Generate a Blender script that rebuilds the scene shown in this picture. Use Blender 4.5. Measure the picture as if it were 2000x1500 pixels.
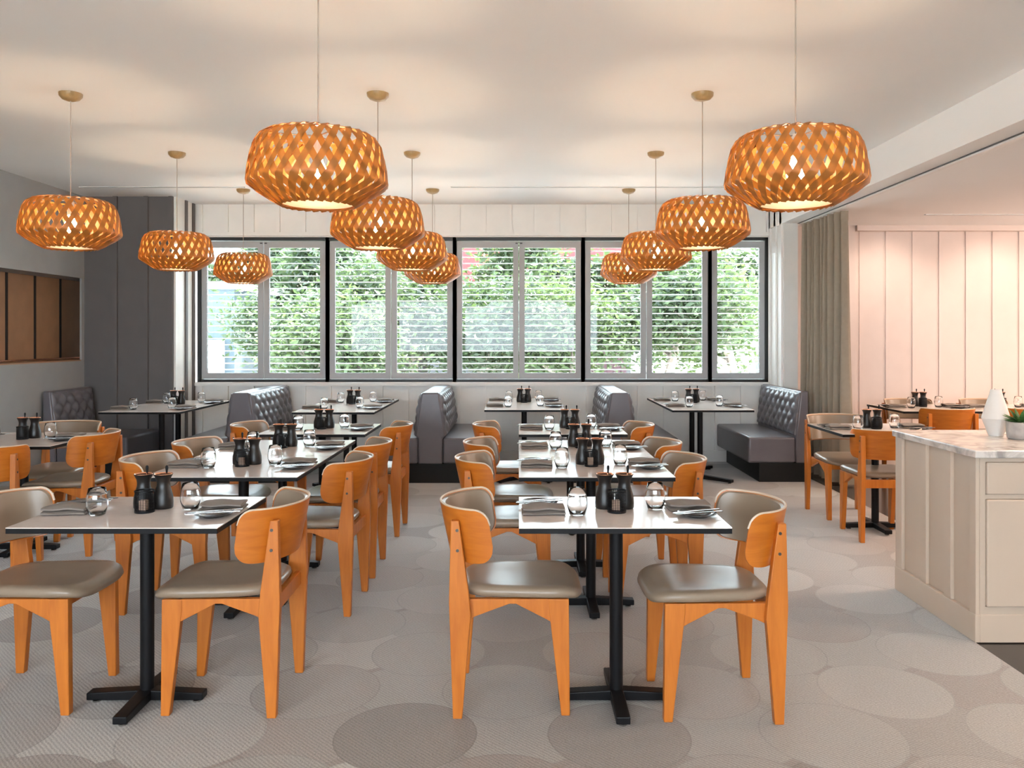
import bpy, bmesh, math, random
from mathutils import Vector, Matrix
R = math.radians
PI = math.pi
random.seed(7)
scene = bpy.context.scene
C = scene.collection
for o in list(bpy.data.objects):
    bpy.data.objects.remove(o)

# ------------------------------------------------------------------ camera
cam_d = bpy.data.cameras.new('camera')
cam = bpy.data.objects.new('camera', cam_d)
C.objects.link(cam)
cam.location = (0, 0, 1.42)
cam.rotation_euler = (PI / 2, 0, 0)
cam_d.sensor_width = 36
cam_d.lens = 28.8
cam_d.shift_x = -0.0065
cam_d.shift_y = -0.0465
cam_d.clip_end = 300
scene.camera = cam

# ------------------------------------------------------------------ view, world, sun
vs = scene.view_settings
vs.view_transform = 'Standard'
vs.look = 'None'
vs.gamma = 1
vs.use_curve_mapping = False
vs.exposure = 1.42

world = bpy.data.worlds.new('sky')
scene.world = world
world.use_nodes = True
bg = world.node_tree.nodes['Background']
bg.inputs['Color'].default_value = (0.76, 0.89, 1.0, 1)
bg.inputs['Strength'].default_value = 7.3

def light(name, kind, loc, energy, color, rot=(0, 0, 0), **kw):
    d = bpy.data.lights.new(name, kind)
    d.energy = energy
    d.color = color
    for k, v in kw.items():
        setattr(d, k, v)
    o = bpy.data.objects.new(name, d)
    C.objects.link(o)
    o.location = loc
    o.rotation_euler = rot
    return o

light('sun', 'SUN', (0, 20, 20), 26.0, (1.0, 0.97, 0.93), Vector((-0.30, -0.50, -0.81)).to_track_quat('-Z', 'Y').to_euler(), angle=R(2))
# warm wall washers hidden up in the right-hand air slot, aimed at the pink wall
for x in (4.0, 5.2):
    light('wall_washer', 'SPOT', (x, 8.17, 2.60), 15, (1.0, 0.78, 0.65), (R(40), 0, 0),
          spot_size=R(95), spot_blend=0.9, shadow_soft_size=0.05)
# unseen warm fill spots added behind the camera to warm the foreground
for x in (-3.2, -0.9, 1.4):
    for y in (-0.6, -2.4):
        light('fill_spot', 'SPOT', (x, y, 2.90), 60, (1.0, 0.74, 0.52), (0, 0, 0),
              spot_size=R(130), spot_blend=0.8, shadow_soft_size=0.08)
for (xx, y) in ((3.6, 1.5), (3.6, 3.2), (3.6, 5.0), (5.4, 3.2), (5.4, 5.6), (4.4, 6.6), (5.6, 7.4)):  # more fill spots, added to lift the right-hand zone
    light('fill_spot', 'SPOT', (xx, y, 2.62), 70, (1.0, 0.74, 0.56), (0, 0, 0),
          spot_size=R(130), spot_blend=0.8, shadow_soft_size=0.08)

# warm fill points added beyond the frame to brighten the lower right ceiling
for y in (4.5, 7.4):
    light('fill_point', 'POINT', (7.5, y, 1.75), 48, (1.0, 0.78, 0.65), shadow_soft_size=0.12)

# ------------------------------------------------------------------ helpers
def tag(o, label=None, cat=None, group=None, kind=None):
    if label:
        n = len(label.split())
        assert 4 <= n <= 16, (n, label)
        o['label'] = label
    if cat: o['category'] = cat
    if group: o['group'] = group
    if kind: o['kind'] = kind
    return o

def empty(name, loc=(0, 0, 0), rz=0):
    o = bpy.data.objects.new(name, None)
    C.objects.link(o)
    o.location = loc
    o.rotation_euler = (0, 0, rz)
    o.empty_display_size = 0.05
    return o

def inst(name, mesh, parent=None, loc=(0, 0, 0), rz=0):
    o = bpy.data.objects.new(name, mesh)
    C.objects.link(o)
    o.parent = parent
    o.location = loc
    o.rotation_euler = (0, 0, rz)
    return o

CH = {}
def copy_tree(o, parent=None):
    c = o.copy()
    C.objects.link(c)
    c.parent = parent
    for ch in o.children:
        copy_tree(ch, c)
    return c

class MB:
    def __init__(s):
        s.v = []; s.f = []; s.mi = []; s.cur = 0
    def mat(s, i):
        s.cur = i; return s
    def add(s, vs, fs):
        n = len(s.v)
        s.v += [tuple(p) for p in vs]
        for q in fs:
            s.f.append([i + n for i in q]); s.mi.append(s.cur)
        return s
    def box(s, x0, x1, y0, y1, z0, z1):
        vs = [(x, y, z) for z in (z0, z1) for y in (y0, y1) for x in (x0, x1)]
        return s.add(vs, [(0, 2, 3, 1), (4, 5, 7, 6), (0, 1, 5, 4), (2, 6, 7, 3), (0, 4, 6, 2), (1, 3, 7, 5)])
    def prism(s, poly, axis, a, b, poly2=None):
        poly2 = poly2 or poly
        def P(p, t):
            return {'x': (t, p[0], p[1]), 'y': (p[0], t, p[1]), 'z': (p[0], p[1], t)}[axis]
        n = len(poly)
        vs = [P(p, a) for p in poly] + [P(p, b) for p in poly2]
        fs = [tuple(range(n)), tuple(range(2 * n - 1, n - 1, -1))]
        fs += [(i, (i + 1) % n, n + (i + 1) % n, n + i) for i in range(n)]
        return s.add(vs, fs)
    def lathe(s, prof, n=24, c=(0, 0, 0)):
        rings = []; vs = []; fs = []
        for r, z in prof:
            if r < 1e-6:
                rings.append([len(vs)]); vs.append((c[0], c[1], c[2] + z))
            else:
                rings.append(list(range(len(vs), len(vs) + n)))
                for k in range(n):
                    a = 2 * PI * k / n
                    vs.append((c[0] + r * math.cos(a), c[1] + r * math.sin(a), c[2] + z))
        for A, B in zip(rings, rings[1:]):
            if len(A) == 1 and len(B) == 1: continue
            for k in range(n):
                k2 = (k + 1) % n
                if len(A) == 1: fs.append((A[0], B[k2], B[k]))
                elif len(B) == 1: fs.append((A[k], A[k2], B[0]))
                else: fs.append((A[k], A[k2], B[k2], B[k]))
        for E in (rings[0], rings[-1]):
            if len(E) > 1 and abs(prof[0][0] - prof[-1][0]) + abs(prof[0][1] - prof[-1][1]) > 1e-6:
                fs.append(tuple(E))
        return s.add(vs, fs)
    def tube(s, pts, rad, n=8):
        pts = [Vector(p) for p in pts]
        rads = rad if isinstance(rad, (list, tuple)) else [rad] * len(pts)
        vs = []; fs = []
        t0 = (pts[1] - pts[0]).normalized()
        up = Vector((0, 0, 1)) if abs(t0.z) < 0.9 else Vector((1, 0, 0))
        for i, p in enumerate(pts):
            t = (pts[min(i + 1, len(pts) - 1)] - pts[max(i - 1, 0)]).normalized()
            a = t.cross(up).normalized(); b = t.cross(a).normalized()
            for k in range(n):
                q = 2 * PI * k / n
                vs.append(p + (a * math.cos(q) + b * math.sin(q)) * rads[i])
        for i in range(len(pts) - 1):
            for k in range(n):
                k2 = (k + 1) % n
                fs.append((i * n + k, i * n + k2, (i + 1) * n + k2, (i + 1) * n + k))
        fs.append(tuple(range(n))); fs.append(tuple((len(pts) - 1) * n + k for k in range(n)))
        return s.add(vs, fs)
    def sheet(s, top, bot):
        """thick sheet out of two equal point grids top[i][j], bot[i][j]"""
        nu = len(top); nv = len(top[0])
        vs = [p for r in top for p in r] + [p for r in bot for p in r]
        o = nu * nv
        fs = []
        for i in range(nu - 1):
            for j in range(nv - 1):
                a, b, c, d = i * nv + j, i * nv + j + 1, (i + 1) * nv + j + 1, (i + 1) * nv + j
                fs.append((a, b, c, d)); fs.append((o + a, o + d, o + c, o + b))
        ed = [(0, j) for j in range(nv)] + [(i, nv - 1) for i in range(1, nu)] + \
             [(nu - 1, j) for j in range(nv - 2, -1, -1)] + [(i, 0) for i in range(nu - 2, 0, -1)]
        ed = [i * nv + j for i, j in ed]
        for k in range(len(ed)):
            a, b = ed[k], ed[(k + 1) % len(ed)]
            fs.append((a, b, o + b, o + a))
        return s.add(vs, fs)
    def mesh(s, name, mats, smooth=35):
        me = bpy.data.meshes.new(name)
        me.from_pydata(s.v, [], s.f)
        if not isinstance(mats, (list, tuple)): mats = [mats]
        for m in mats: me.materials.append(m)
        me.polygons.foreach_set('material_index', s.mi)
        bm = bmesh.new(); bm.from_mesh(me)
        bmesh.ops.recalc_face_normals(bm, faces=bm.faces)
        bm.to_mesh(me); bm.free()
        if smooth:
            me.polygons.foreach_set('use_smooth', [True] * len(me.polygons))
            me.set_sharp_from_angle(angle=R(smooth))
        me.update()
        return me
    def build(s, name, mats, parent=None, smooth=35, bevel=0, seg=2, loc=(0, 0, 0), rz=0):
        o = inst(name, s.mesh(name, mats, smooth), parent, loc, rz)
        if bevel:
            m = o.modifiers.new('bevel', 'BEVEL')
            m.width = bevel; m.segments = seg; m.limit_method = 'ANGLE'; m.angle_limit = R(40)
        return o

# ------------------------------------------------------------------ materials
def new_mat(name):
    m = bpy.data.materials.new(name); m.use_nodes = True
    nt = m.node_tree
    return m, nt, nt.nodes['Principled BSDF']

def N(nt, t, **kw):
    n = nt.nodes.new(t)
    for k, v in kw.items():
        if k in n.inputs.keys() if isinstance(k, str) else False:
            n.inputs[k].default_value = v
        else:
            setattr(n, k, v)
    return n

def plain(name, col, rough=0.5, metal=0.0, var=0.04, scale=6.0, bump=0.0, bscale=200.0, spec=0.5, coat=0.0):
    """colour with a slight procedural variation and optional fine relief"""
    m, nt, p = new_mat(name)
    tc = N(nt, 'ShaderNodeTexCoord')
    no = N(nt, 'ShaderNodeTexNoise'); no.inputs['Scale'].default_value = scale; no.inputs['Detail'].default_value = 3
    nt.links.new(tc.outputs['Object'], no.inputs['Vector'])
    rp = N(nt, 'ShaderNodeValToRGB')
    a = [max(0, c * (1 - var)) for c in col]; b = [min(1, c * (1 + var)) for c in col]
    rp.color_ramp.elements[0].color = (*a, 1); rp.color_ramp.elements[1].color = (*b, 1)
    rp.color_ramp.elements[0].position = 0.35; rp.color_ramp.elements[1].position = 0.65
    nt.links.new(no.outputs['Fac'], rp.inputs['Fac'])
    nt.links.new(rp.outputs['Color'], p.inputs['Base Color'])
    p.inputs['Roughness'].default_value = rough
    p.inputs['Metallic'].default_value = metal
    p.inputs['Specular IOR Level'].default_value = spec
    p.inputs['Coat Weight'].default_value = coat
    if bump:
        n2 = N(nt, 'ShaderNodeTexNoise'); n2.inputs['Scale'].default_value = bscale; n2.inputs['Detail'].default_value = 2
        nt.links.new(tc.outputs['Object'], n2.inputs['Vector'])
        bp = N(nt, 'ShaderNodeBump'); bp.inputs['Strength'].default_value = bump; bp.inputs['Distance'].default_value = 0.002
        nt.links.new(n2.outputs['Fac'], bp.inputs['Height'])
        nt.links.new(bp.outputs['Normal'], p.inputs['Normal'])
    return m

def wood(name, c1, c2, rough=0.38, stretch=(3, 3, 0.35), translucent=0.0, tcol=None):
    m, nt, p = new_mat(name)
    tc = N(nt, 'ShaderNodeTexCoord')
    mp = N(nt, 'ShaderNodeMapping'); mp.inputs['Scale'].default_value = stretch
    nt.links.new(tc.outputs['Object'], mp.inputs['Vector'])
    oi = N(nt, 'ShaderNodeObjectInfo')
    ad = N(nt, 'ShaderNodeVectorMath', operation='ADD')
    nt.links.new(mp.outputs['Vector'], ad.inputs[0]); nt.links.new(oi.outputs['Random'], ad.inputs[1])
    no = N(nt, 'ShaderNodeTexNoise'); no.inputs['Scale'].default_value = 14; no.inputs['Detail'].default_value = 5
    no.inputs['Distortion'].default_value = 0.6
    nt.links.new(ad.outputs['Vector'], no.inputs['Vector'])
    rp = N(nt, 'ShaderNodeValToRGB')
    rp.color_ramp.elements[0].color = (*c1, 1); rp.color_ramp.elements[1].color = (*c2, 1)
    rp.color_ramp.elements[0].position = 0.3; rp.color_ramp.elements[1].position = 0.7
    nt.links.new(no.outputs['Fac'], rp.inputs['Fac'])
    nt.links.new(rp.outputs['Color'], p.inputs['Base Color'])
    p.inputs['Roughness'].default_value = rough
    if translucent:
        tr = N(nt, 'ShaderNodeBsdfTranslucent'); tr.inputs['Color'].default_value = (*tcol, 1)
        mx = N(nt, 'ShaderNodeMixShader'); mx.inputs['Fac'].default_value = translucent
        out = nt.nodes['Material Output']
        nt.links.new(p.outputs[0], mx.inputs[1]); nt.links.new(tr.outputs[0], mx.inputs[2])
        nt.links.new(mx.outputs[0], out.inputs['Surface'])
    return m

def glass_mat(name, col=(1, 1, 1), ior=1.45):
    m, nt, p = new_mat(name)
    p.inputs['Base Color'].default_value = (*col, 1)
    p.inputs['Transmission Weight'].default_value = 1
    p.inputs['Roughness'].default_value = 0.0
    p.inputs['IOR'].default_value = ior
    return m

def pane_mat(name):
    m, nt, p = new_mat(name)
    nt.nodes.remove(p)
    t = N(nt, 'ShaderNodeBsdfTransparent'); t.inputs['Color'].default_value = (0.96, 0.98, 0.97, 1)
    g = N(nt, 'ShaderNodeBsdfGlossy'); g.inputs['Roughness'].default_value = 0.02
    fr = N(nt, 'ShaderNodeFresnel'); fr.inputs['IOR'].default_value = 1.3
    mx = N(nt, 'ShaderNodeMixShader')
    nt.links.new(fr.outputs[0], mx.inputs['Fac'])
    nt.links.new(t.outputs[0], mx.inputs[1]); nt.links.new(g.outputs[0], mx.inputs[2])
    nt.links.new(mx.outputs[0], nt.nodes['Material Output'].inputs['Surface'])
    return m

def emit_mat(name, col, st):
    m, nt, p = new_mat(name)
    p.inputs['Base Color'].default_value = (*col, 1)
    p.inputs['Emission Color'].default_value = (*col, 1)
    p.inputs['Emission Strength'].default_value = st
    return m

def translucent_mat(name, col, fac, tcol):
    m, nt, p = new_mat(name)
    p.inputs['Base Color'].default_value = (*col, 1); p.inputs['Roughness'].default_value = 0.7
    tr = N(nt, 'ShaderNodeBsdfTranslucent'); tr.inputs['Color'].default_value = (*tcol, 1)
    mx = N(nt, 'ShaderNodeMixShader'); mx.inputs['Fac'].default_value = fac
    nt.links.new(p.outputs[0], mx.inputs[1]); nt.links.new(tr.outputs[0], mx.inputs[2])
    nt.links.new(mx.outputs[0], nt.nodes['Material Output'].inputs['Surface'])
    return m

def leaf_mat(name, c1, c2, tcol):
    m, nt, p = new_mat(name)
    g = N(nt, 'ShaderNodeNewGeometry')
    rp = N(nt, 'ShaderNodeValToRGB')
    rp.color_ramp.elements[0].color = (*c1, 1); rp.color_ramp.elements[1].color = (*c2, 1)
    nt.links.new(g.outputs['Random Per Island'], rp.inputs['Fac'])
    nt.links.new(rp.outputs['Color'], p.inputs['Base Color'])
    p.inputs['Roughness'].default_value = 0.5
    tr = N(nt, 'ShaderNodeBsdfTranslucent')
    mixc = N(nt, 'ShaderNodeMixRGB', blend_type='MULTIPLY'); mixc.inputs['Fac'].default_value = 0.3
    mixc.inputs['Color1'].default_value = (*tcol, 1)
    nt.links.new(rp.outputs['Color'], mixc.inputs['Color2'])
    nt.links.new(mixc.outputs[0], tr.inputs['Color'])
    mx = N(nt, 'ShaderNodeMixShader'); mx.inputs['Fac'].default_value = 0.45
    nt.links.new(p.outputs[0], mx.inputs[1]); nt.links.new(tr.outputs[0], mx.inputs[2])
    nt.links.new(mx.outputs[0], nt.nodes['Material Output'].inputs['Surface'])
    return m

def carpet_mat(name):
    m, nt, p = new_mat(name)
    L = nt.links.new
    g = N(nt, 'ShaderNodeNewGeometry')
    fl = N(nt, 'ShaderNodeVectorMath', operation='MULTIPLY'); fl.inputs[1].default_value = (1, 1, 0)
    L(g.outputs['Position'], fl.inputs[0])
    col = None; tone = None
    cols = [(0.205, 0.172, 0.147), (0.415, 0.395, 0.362), (0.275, 0.230, 0.200), (0.325, 0.300, 0.270)]
    pitch = 0.76
    for i, off in enumerate([(0.1, 0.2), (0.5, 0.62), (0.03, 0.66), (0.57, 0.17)]):
        sc = N(nt, 'ShaderNodeVectorMath', operation='MULTIPLY_ADD')
        sc.inputs[1].default_value = (1 / pitch, 1 / pitch, 0); sc.inputs[2].default_value = (off[0], off[1], 0)
        L(fl.outputs[0], sc.inputs[0])
        fo = N(nt, 'ShaderNodeVectorMath', operation='FLOOR'); L(sc.outputs[0], fo.inputs[0])
        fr = N(nt, 'ShaderNodeVectorMath', operation='FRACTION'); L(sc.outputs[0], fr.inputs[0])
        sb = N(nt, 'ShaderNodeVectorMath', operation='SUBTRACT'); L(fr.outputs[0], sb.inputs[0]); sb.inputs[1].default_value = (0.5, 0.5, 0)
        ln = N(nt, 'ShaderNodeVectorMath', operation='LENGTH'); L(sb.outputs[0], ln.inputs[0])
        lt = N(nt, 'ShaderNodeMath', operation='LESS_THAN'); L(ln.outputs['Value'], lt.inputs[0]); lt.inputs[1].default_value = 0.335
        ad = N(nt, 'ShaderNodeVectorMath', operation='ADD'); L(fo.outputs[0], ad.inputs[0]); ad.inputs[1].default_value = (0.37 + i * 7.3, 0.11 + i * 3.1, i * 1.7)
        wn = N(nt, 'ShaderNodeTexWhiteNoise'); L(ad.outputs[0], wn.inputs['Vector'])
        rp = N(nt, 'ShaderNodeValToRGB'); rp.color_ramp.interpolation = 'LINEAR'
        e = rp.color_ramp.elements
        e[0].position = 0; e[0].color = (*cols[0], 1); e[1].position = 0.28; e[1].color = (*cols[1], 1)
        for q, c in ((0.52, cols[2]), (0.74, cols[3])):
            x = e.new(q); x.color = (*c, 1)
        L(wn.outputs['Value'], rp.inputs['Fac'])
        mx = N(nt, 'ShaderNodeMixRGB'); L(lt.outputs[0], mx.inputs['Fac'])
        if col is None: mx.inputs['Color1'].default_value = (0.262, 0.225, 0.196, 1)
        else: L(col, mx.inputs['Color1'])
        gt = N(nt, 'ShaderNodeMath', operation='GREATER_THAN'); L(ln.outputs['Value'], gt.inputs[0]); gt.inputs[1].default_value = 0.327
        dk = N(nt, 'ShaderNodeMapRange'); dk.inputs['To Min'].default_value = 1.0; dk.inputs['To Max'].default_value = 0.84
        L(gt.outputs[0], dk.inputs['Value'])
        rim = N(nt, 'ShaderNodeVectorMath', operation='SCALE'); L(rp.outputs['Color'], rim.inputs[0]); L(dk.outputs[0], rim.inputs['Scale'])
        L(rim.outputs[0], mx.inputs['Color2'])
        col = mx.outputs[0]
    n1 = N(nt, 'ShaderNodeTexNoise'); n1.inputs['Scale'].default_value = 160; n1.inputs['Detail'].default_value = 2
    L(fl.outputs[0], n1.inputs['Vector'])
    wv = N(nt, 'ShaderNodeTexWave'); wv.inputs['Scale'].default_value = 34; wv.inputs['Distortion'].default_value = 1.5
    wv.inputs['Detail'].default_value = 2
    wv.bands_direction = 'DIAGONAL'
    L(fl.outputs[0], wv.inputs['Vector'])
    av = N(nt, 'ShaderNodeMath', operation='MULTIPLY_ADD'); L(wv.outputs['Fac'], av.inputs[0]); av.inputs[1].default_value = 0.35
    L(n1.outputs['Fac'], av.inputs[2])
    mr = N(nt, 'ShaderNodeMapRange'); mr.inputs['From Min'].default_value = 0.35; mr.inputs['From Max'].default_value = 1.0
    mr.inputs['To Min'].default_value = 0.68; mr.inputs['To Max'].default_value = 1.25
    L(av.outputs[0], mr.inputs['Value'])
    ml = N(nt, 'ShaderNodeVectorMath', operation='SCALE'); L(col, ml.inputs[0]); L(mr.outputs[0], ml.inputs['Scale'])
    L(ml.outputs[0], p.inputs['Base Color'])
    p.inputs['Roughness'].default_value = 0.8
    p.inputs['Sheen Weight'].default_value = 0.55
    p.inputs['Sheen Roughness'].default_value = 0.35
    bp = N(nt, 'ShaderNodeBump'); bp.inputs['Strength'].default_value = 0.5; bp.inputs['Distance'].default_value = 0.004
    L(av.outputs[0], bp.inputs['Height']); L(bp.outputs[0], p.inputs['Normal'])
    return m

def marble_mat(name):
    m, nt, p = new_mat(name)
    tc = N(nt, 'ShaderNodeTexCoord')
    no = N(nt, 'ShaderNodeTexNoise'); no.inputs['Scale'].default_value = 7; no.inputs['Detail'].default_value = 7; no.inputs['Distortion'].default_value = 1.6
    nt.links.new(tc.outputs['Object'], no.inputs['Vector'])
    rp = N(nt, 'ShaderNodeValToRGB'); e = rp.color_ramp.elements
    e[0].position = 0.34; e[0].color = (0.36, 0.32, 0.29, 1); e[1].position = 0.56; e[1].color = (0.72, 0.66, 0.60, 1)
    nt.links.new(no.outputs['Fac'], rp.inputs['Fac']); nt.links.new(rp.outputs['Color'], p.inputs['Base Color'])
    p.inputs['Roughness'].default_value = 0.22
    return m

M = {}
M['ceiling'] = plain('ceiling_paint', (0.87, 0.855, 0.84), 0.9, var=0.01, scale=1)
M['wallwhite'] = plain('white_wall_paint', (0.80, 0.785, 0.75), 0.6, var=0.015)
M['wallgrey'] = plain('grey_wall_paint', (0.31, 0.315, 0.315), 0.7, var=0.02)
M['walldark'] = plain('charcoal_wall_paint', (0.118, 0.106, 0.103), 0.55, var=0.03)
M['pink'] = plain('blush_wall_paint', (0.72, 0.61, 0.55), 0.6, var=0.015)
M['carpet'] = carpet_mat('patterned_carpet')
M['hardfloor'] = plain('dark_polished_floor', (0.035, 0.032, 0.032), 0.16, var=0.1, scale=4)
M['niche'] = plain('tan_leather_panel', (0.36, 0.20, 0.11), 0.5, var=0.06, bump=0.1)
M['nichedark'] = plain('dark_niche_gap', (0.02, 0.016, 0.014), 0.7)
M['copper'] = plain('copper', (0.85, 0.42, 0.26), 0.25, metal=1.0)
M['wood'] = wood('honey_beech', (0.47, 0.128, 0.012), (0.58, 0.178, 0.020), 0.36)
M['ply'] = wood('honey_plywood', (0.46, 0.120, 0.011), (0.58, 0.175, 0.019), 0.33, (0.5, 0.5, 3))
M['edge'] = plain('pale_piping', (0.62, 0.50, 0.38), 0.5)
M['leather'] = plain('taupe_leather', (0.275, 0.205, 0.145), 0.30, var=0.04, bump=0.12, bscale=350)
M['screw'] = plain('dark_screw', (0.10, 0.09, 0.08), 0.35, metal=0.8)
M['tabletop'] = plain('pale_laminate', (0.70, 0.62, 0.57), 0.17, var=0.02, scale=30)
M['black'] = plain('black_steel', (0.006, 0.006, 0.007), 0.45, var=0.1, spec=0.2)
M['steel'] = plain('polished_steel', (0.42, 0.41, 0.40), 0.25, metal=1.0)
M['blackframe'] = plain('black_window_frame', (0.018, 0.018, 0.018), 0.45)
M['shutter'] = plain('grey_white_shutter', (0.78, 0.78, 0.78), 0.5, var=0.01)
M['shutterframe'] = plain('backlit_shutter_frame', (0.40, 0.405, 0.41), 0.5, var=0.01)  # white frames against the window light, that shade put into a grey base
M['pane'] = pane_mat('window_glass')
M['vinyl'] = plain('grey_vinyl', (0.135, 0.125, 0.140), 0.30, var=0.05, bump=0.08, bscale=300)
M['plinth'] = plain('black_plinth', (0.006, 0.006, 0.006), 0.5, spec=0.3)
M['counter'] = plain('cream_cabinet_paint', (0.57, 0.455, 0.355), 0.45, var=0.01)
M['marble'] = marble_mat('pale_marble')
M['vase'] = plain('white_bisque', (0.76, 0.71, 0.66), 0.6, var=0.02, bump=0.1, bscale=80)
M['concrete'] = plain('grey_concrete', (0.42, 0.38, 0.35), 0.8, var=0.14, scale=22, bump=0.3, bscale=90)
M['succulent'] = plain('succulent_green', (0.07, 0.17, 0.045), 0.45, var=0.35, scale=40)
M['soil'] = plain('dark_soil', (0.03, 0.022, 0.016), 0.9)
M['curtain'] = plain('olive_taupe_linen', (0.33, 0.275, 0.21), 0.8, var=0.03, scale=25, bump=0.3, bscale=240)
M['pot'] = plain('matte_black_ceramic', (0.013, 0.011, 0.010), 0.38, var=0.1)
M['napkin'] = plain('taupe_napkin', (0.21, 0.175, 0.15), 0.85, var=0.08, bump=0.3, bscale=500)
M['plate'] = plain('charcoal_plate', (0.03, 0.03, 0.032), 0.18)
M['glass'] = glass_mat('clear_glass')
M['sachet'] = plain('paper_sachet', (0.50, 0.33, 0.24), 0.7, var=0.15)
M['lampslat'] = wood('lamp_birch_ply', (0.29, 0.105, 0.018), (0.37, 0.148, 0.030), 0.45, (2, 2, 2), 0.22, (1.0, 0.60, 0.20))
M['canopy'] = wood('lamp_canopy_birch', (0.30, 0.19, 0.075), (0.38, 0.25, 0.11), 0.4)
M['cord'] = plain('pale_cord', (0.36, 0.30, 0.25), 0.6)
M['bulb'] = emit_mat('glowing_bulb', (1.0, 0.80, 0.55), 85)
M['glow_disc'] = translucent_mat('opal_glow_disc', (0.85, 0.82, 0.76), 0.6, (1.0, 0.94, 0.84))  # for the added disc in the lamp's bottom opening
M['slot'] = plain('dark_slot', (0.10, 0.11, 0.12), 0.5)
M['white'] = plain('white_enamel', (0.80, 0.79, 0.77), 0.4, var=0.01)

# ================================================================== SETTING
def struct(o, label, cat):
    return tag(o, label, cat, kind='structure')

CZ = 2.92            # main ceiling
RZ = 2.636           # lower ceiling on the right
YB = 9.30            # window wall
LX = -4.66           # left wall
BX = 2.83            # beam / right pilaster face
ZW0, ZW1 = 0.90, 2.548

# floor
struct(MB().box(-5.3, 8, -4, 9.6, -0.12, -0.004).build('floor', M['hardfloor'], smooth=0),
       'dark polished hard floor beyond the carpet edge', 'floor')
struct(MB().box(-5.0, 2.12, -4, YB, -0.004, 0).box(2.12, 2.91, 4.61, YB, -0.004, 0).build('floor_carpet', M['carpet'], smooth=0),
       'taupe carpet patterned with large overlapping discs', 'carpet')

# ceilings and beam
struct(MB().box(-5.3, BX + 0.15, -4, 9.6, CZ, CZ + 0.12).build('ceiling', M['ceiling'], smooth=0),
       'smooth white ceiling above the pendant lamps', 'ceiling')
struct(MB().box(BX + 0.15, 8, -4, 9.6, RZ, RZ + 0.12).build('ceiling_right', M['ceiling'], smooth=0),
       'lower pink-tinged ceiling right of the beam', 'ceiling')
struct(MB().box(BX, BX + 0.15, -4, YB, RZ, CZ).build('trim_1', M['ceiling'], smooth=0),
       'long white ceiling beam along the right side', 'beam')

# window wall
wb = struct(MB().box(-3.68, BX + 0.1, YB, YB + 0.25, 0, ZW0).box(-3.68, BX + 0.1, YB, YB + 0.25, ZW1, CZ)
            .build('wall_back', M['wallwhite'], smooth=0), 'white board-and-batten wall around the shuttered windows', 'wall')
bat_up = MB().box(-0.018, 0.018, -0.03, 0, 2.60, CZ - 0.005).mesh('batten', M['wallwhite'], 0)
bat_lo = MB().box(-0.018, 0.018, -0.03, 0, 0.13, 0.86).mesh('batten', M['wallwhite'], 0)
x = -3.60
while x < 2.83:
    inst('batten', bat_up, wb, (x, YB, 0))
    inst('batten', bat_lo, wb, (x, YB, 0))
    x += 0.292
MB().box(-3.68, BX, YB - 0.03, YB, 2.56, 2.60).build('window_head_rail', M['wallwhite'], wb, 0)
MB().box(-3.68, BX, YB - 0.045, YB, 0.86, 0.895).build('window_sill', M['wallwhite'], wb, 0)
struct(MB().box(-3.68, BX, YB - 0.022, YB, 0, 0.13).build('baseboard_back', M['wallwhite'], smooth=0, bevel=0.004),
       'white baseboard under the windows', 'baseboard')

# left pilaster
PY = 8.79
wp = struct(MB().box(LX, -3.70, PY, YB + 0.2, 0, CZ).build('wall_left_pilaster', M['walldark'], smooth=0),
            'charcoal panelled pilaster in the left back corner', 'wall')
for px_ in (-4.32, -3.99, -3.725):
    MB().box(px_ - 0.022, px_ + 0.022, PY - 0.03, PY, 0.1, CZ).build('batten', M['walldark'], wp, 0)
ws = struct(MB().box(-3.70, -3.68, PY, YB, 0, CZ).build('wall_left_pilaster_side', M['wallwhite'], smooth=0),
            'pale side of the left pilaster facing the windows', 'wall')
for y_ in (9.05, 9.25):
    MB().box(-3.68, -3.662, y_ - 0.025, y_ + 0.025, 0.1, CZ).build('batten', M['walldark'], ws, 0)

# left wall with the long niche
NZ0, NZ1 = 1.16, 2.04
wl = struct(MB().box(LX - 0.4, LX, -4, PY, 0, NZ0).box(LX - 0.4, LX, -4, PY, NZ1, CZ)
            .box(LX - 0.4, LX, -4, 2.5, NZ0, NZ1).box(LX - 0.02, LX, 8.735, PY, NZ0, NZ1)
            .box(LX - 0.4, LX - 0.001, YB, YB + 0.2, 0, CZ).box(LX - 0.4, LX - 0.001, PY, YB, 0, NZ0).box(LX - 0.4, LX - 0.001, PY, YB, NZ1, CZ)
            .build('wall_left', M['wallgrey'], smooth=0), 'plain grey left wall with a long niche', 'wall')
MB().box(LX - 0.40, LX - 0.33, 2.5, YB, NZ0, NZ1).build('niche_back', M['nichedark'], wl, 0)
pan = MB().box(0, 0.035, -0.2145, 0.2145, NZ0 + 0.03, NZ1).mesh('panel', M['niche'], 0)
dvd = MB().box(0, 0.040, -0.018, 0.018, NZ0 + 0.03, NZ1).mesh('divider', M['nichedark'], 0)
y_ = 9.085
while y_ > 2.6:
    o = inst('panel', pan, wl, (LX - 0.33, y_, 0))
    inst('divider', dvd, wl, (LX - 0.33, y_ - 0.2325, 0))
    y_ -= 0.465
MB().box(LX - 0.33, LX - 0.004, 2.5, YB, NZ0, NZ0 + 0.012).build('niche_ledge', M['niche'], wl, 0)
MB().tube([(LX - 0.02, 2.5, NZ0 + 0.035), (LX - 0.02, 8.73, NZ0 + 0.035)], 0.007).build('rail', M['copper'], wl)
struct(MB().box(LX, LX + 0.015, -4, PY, 0, 0.1).build('baseboard_left', M['wallgrey'], smooth=0),
       'grey baseboard along the left wall', 'baseboard')

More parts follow.
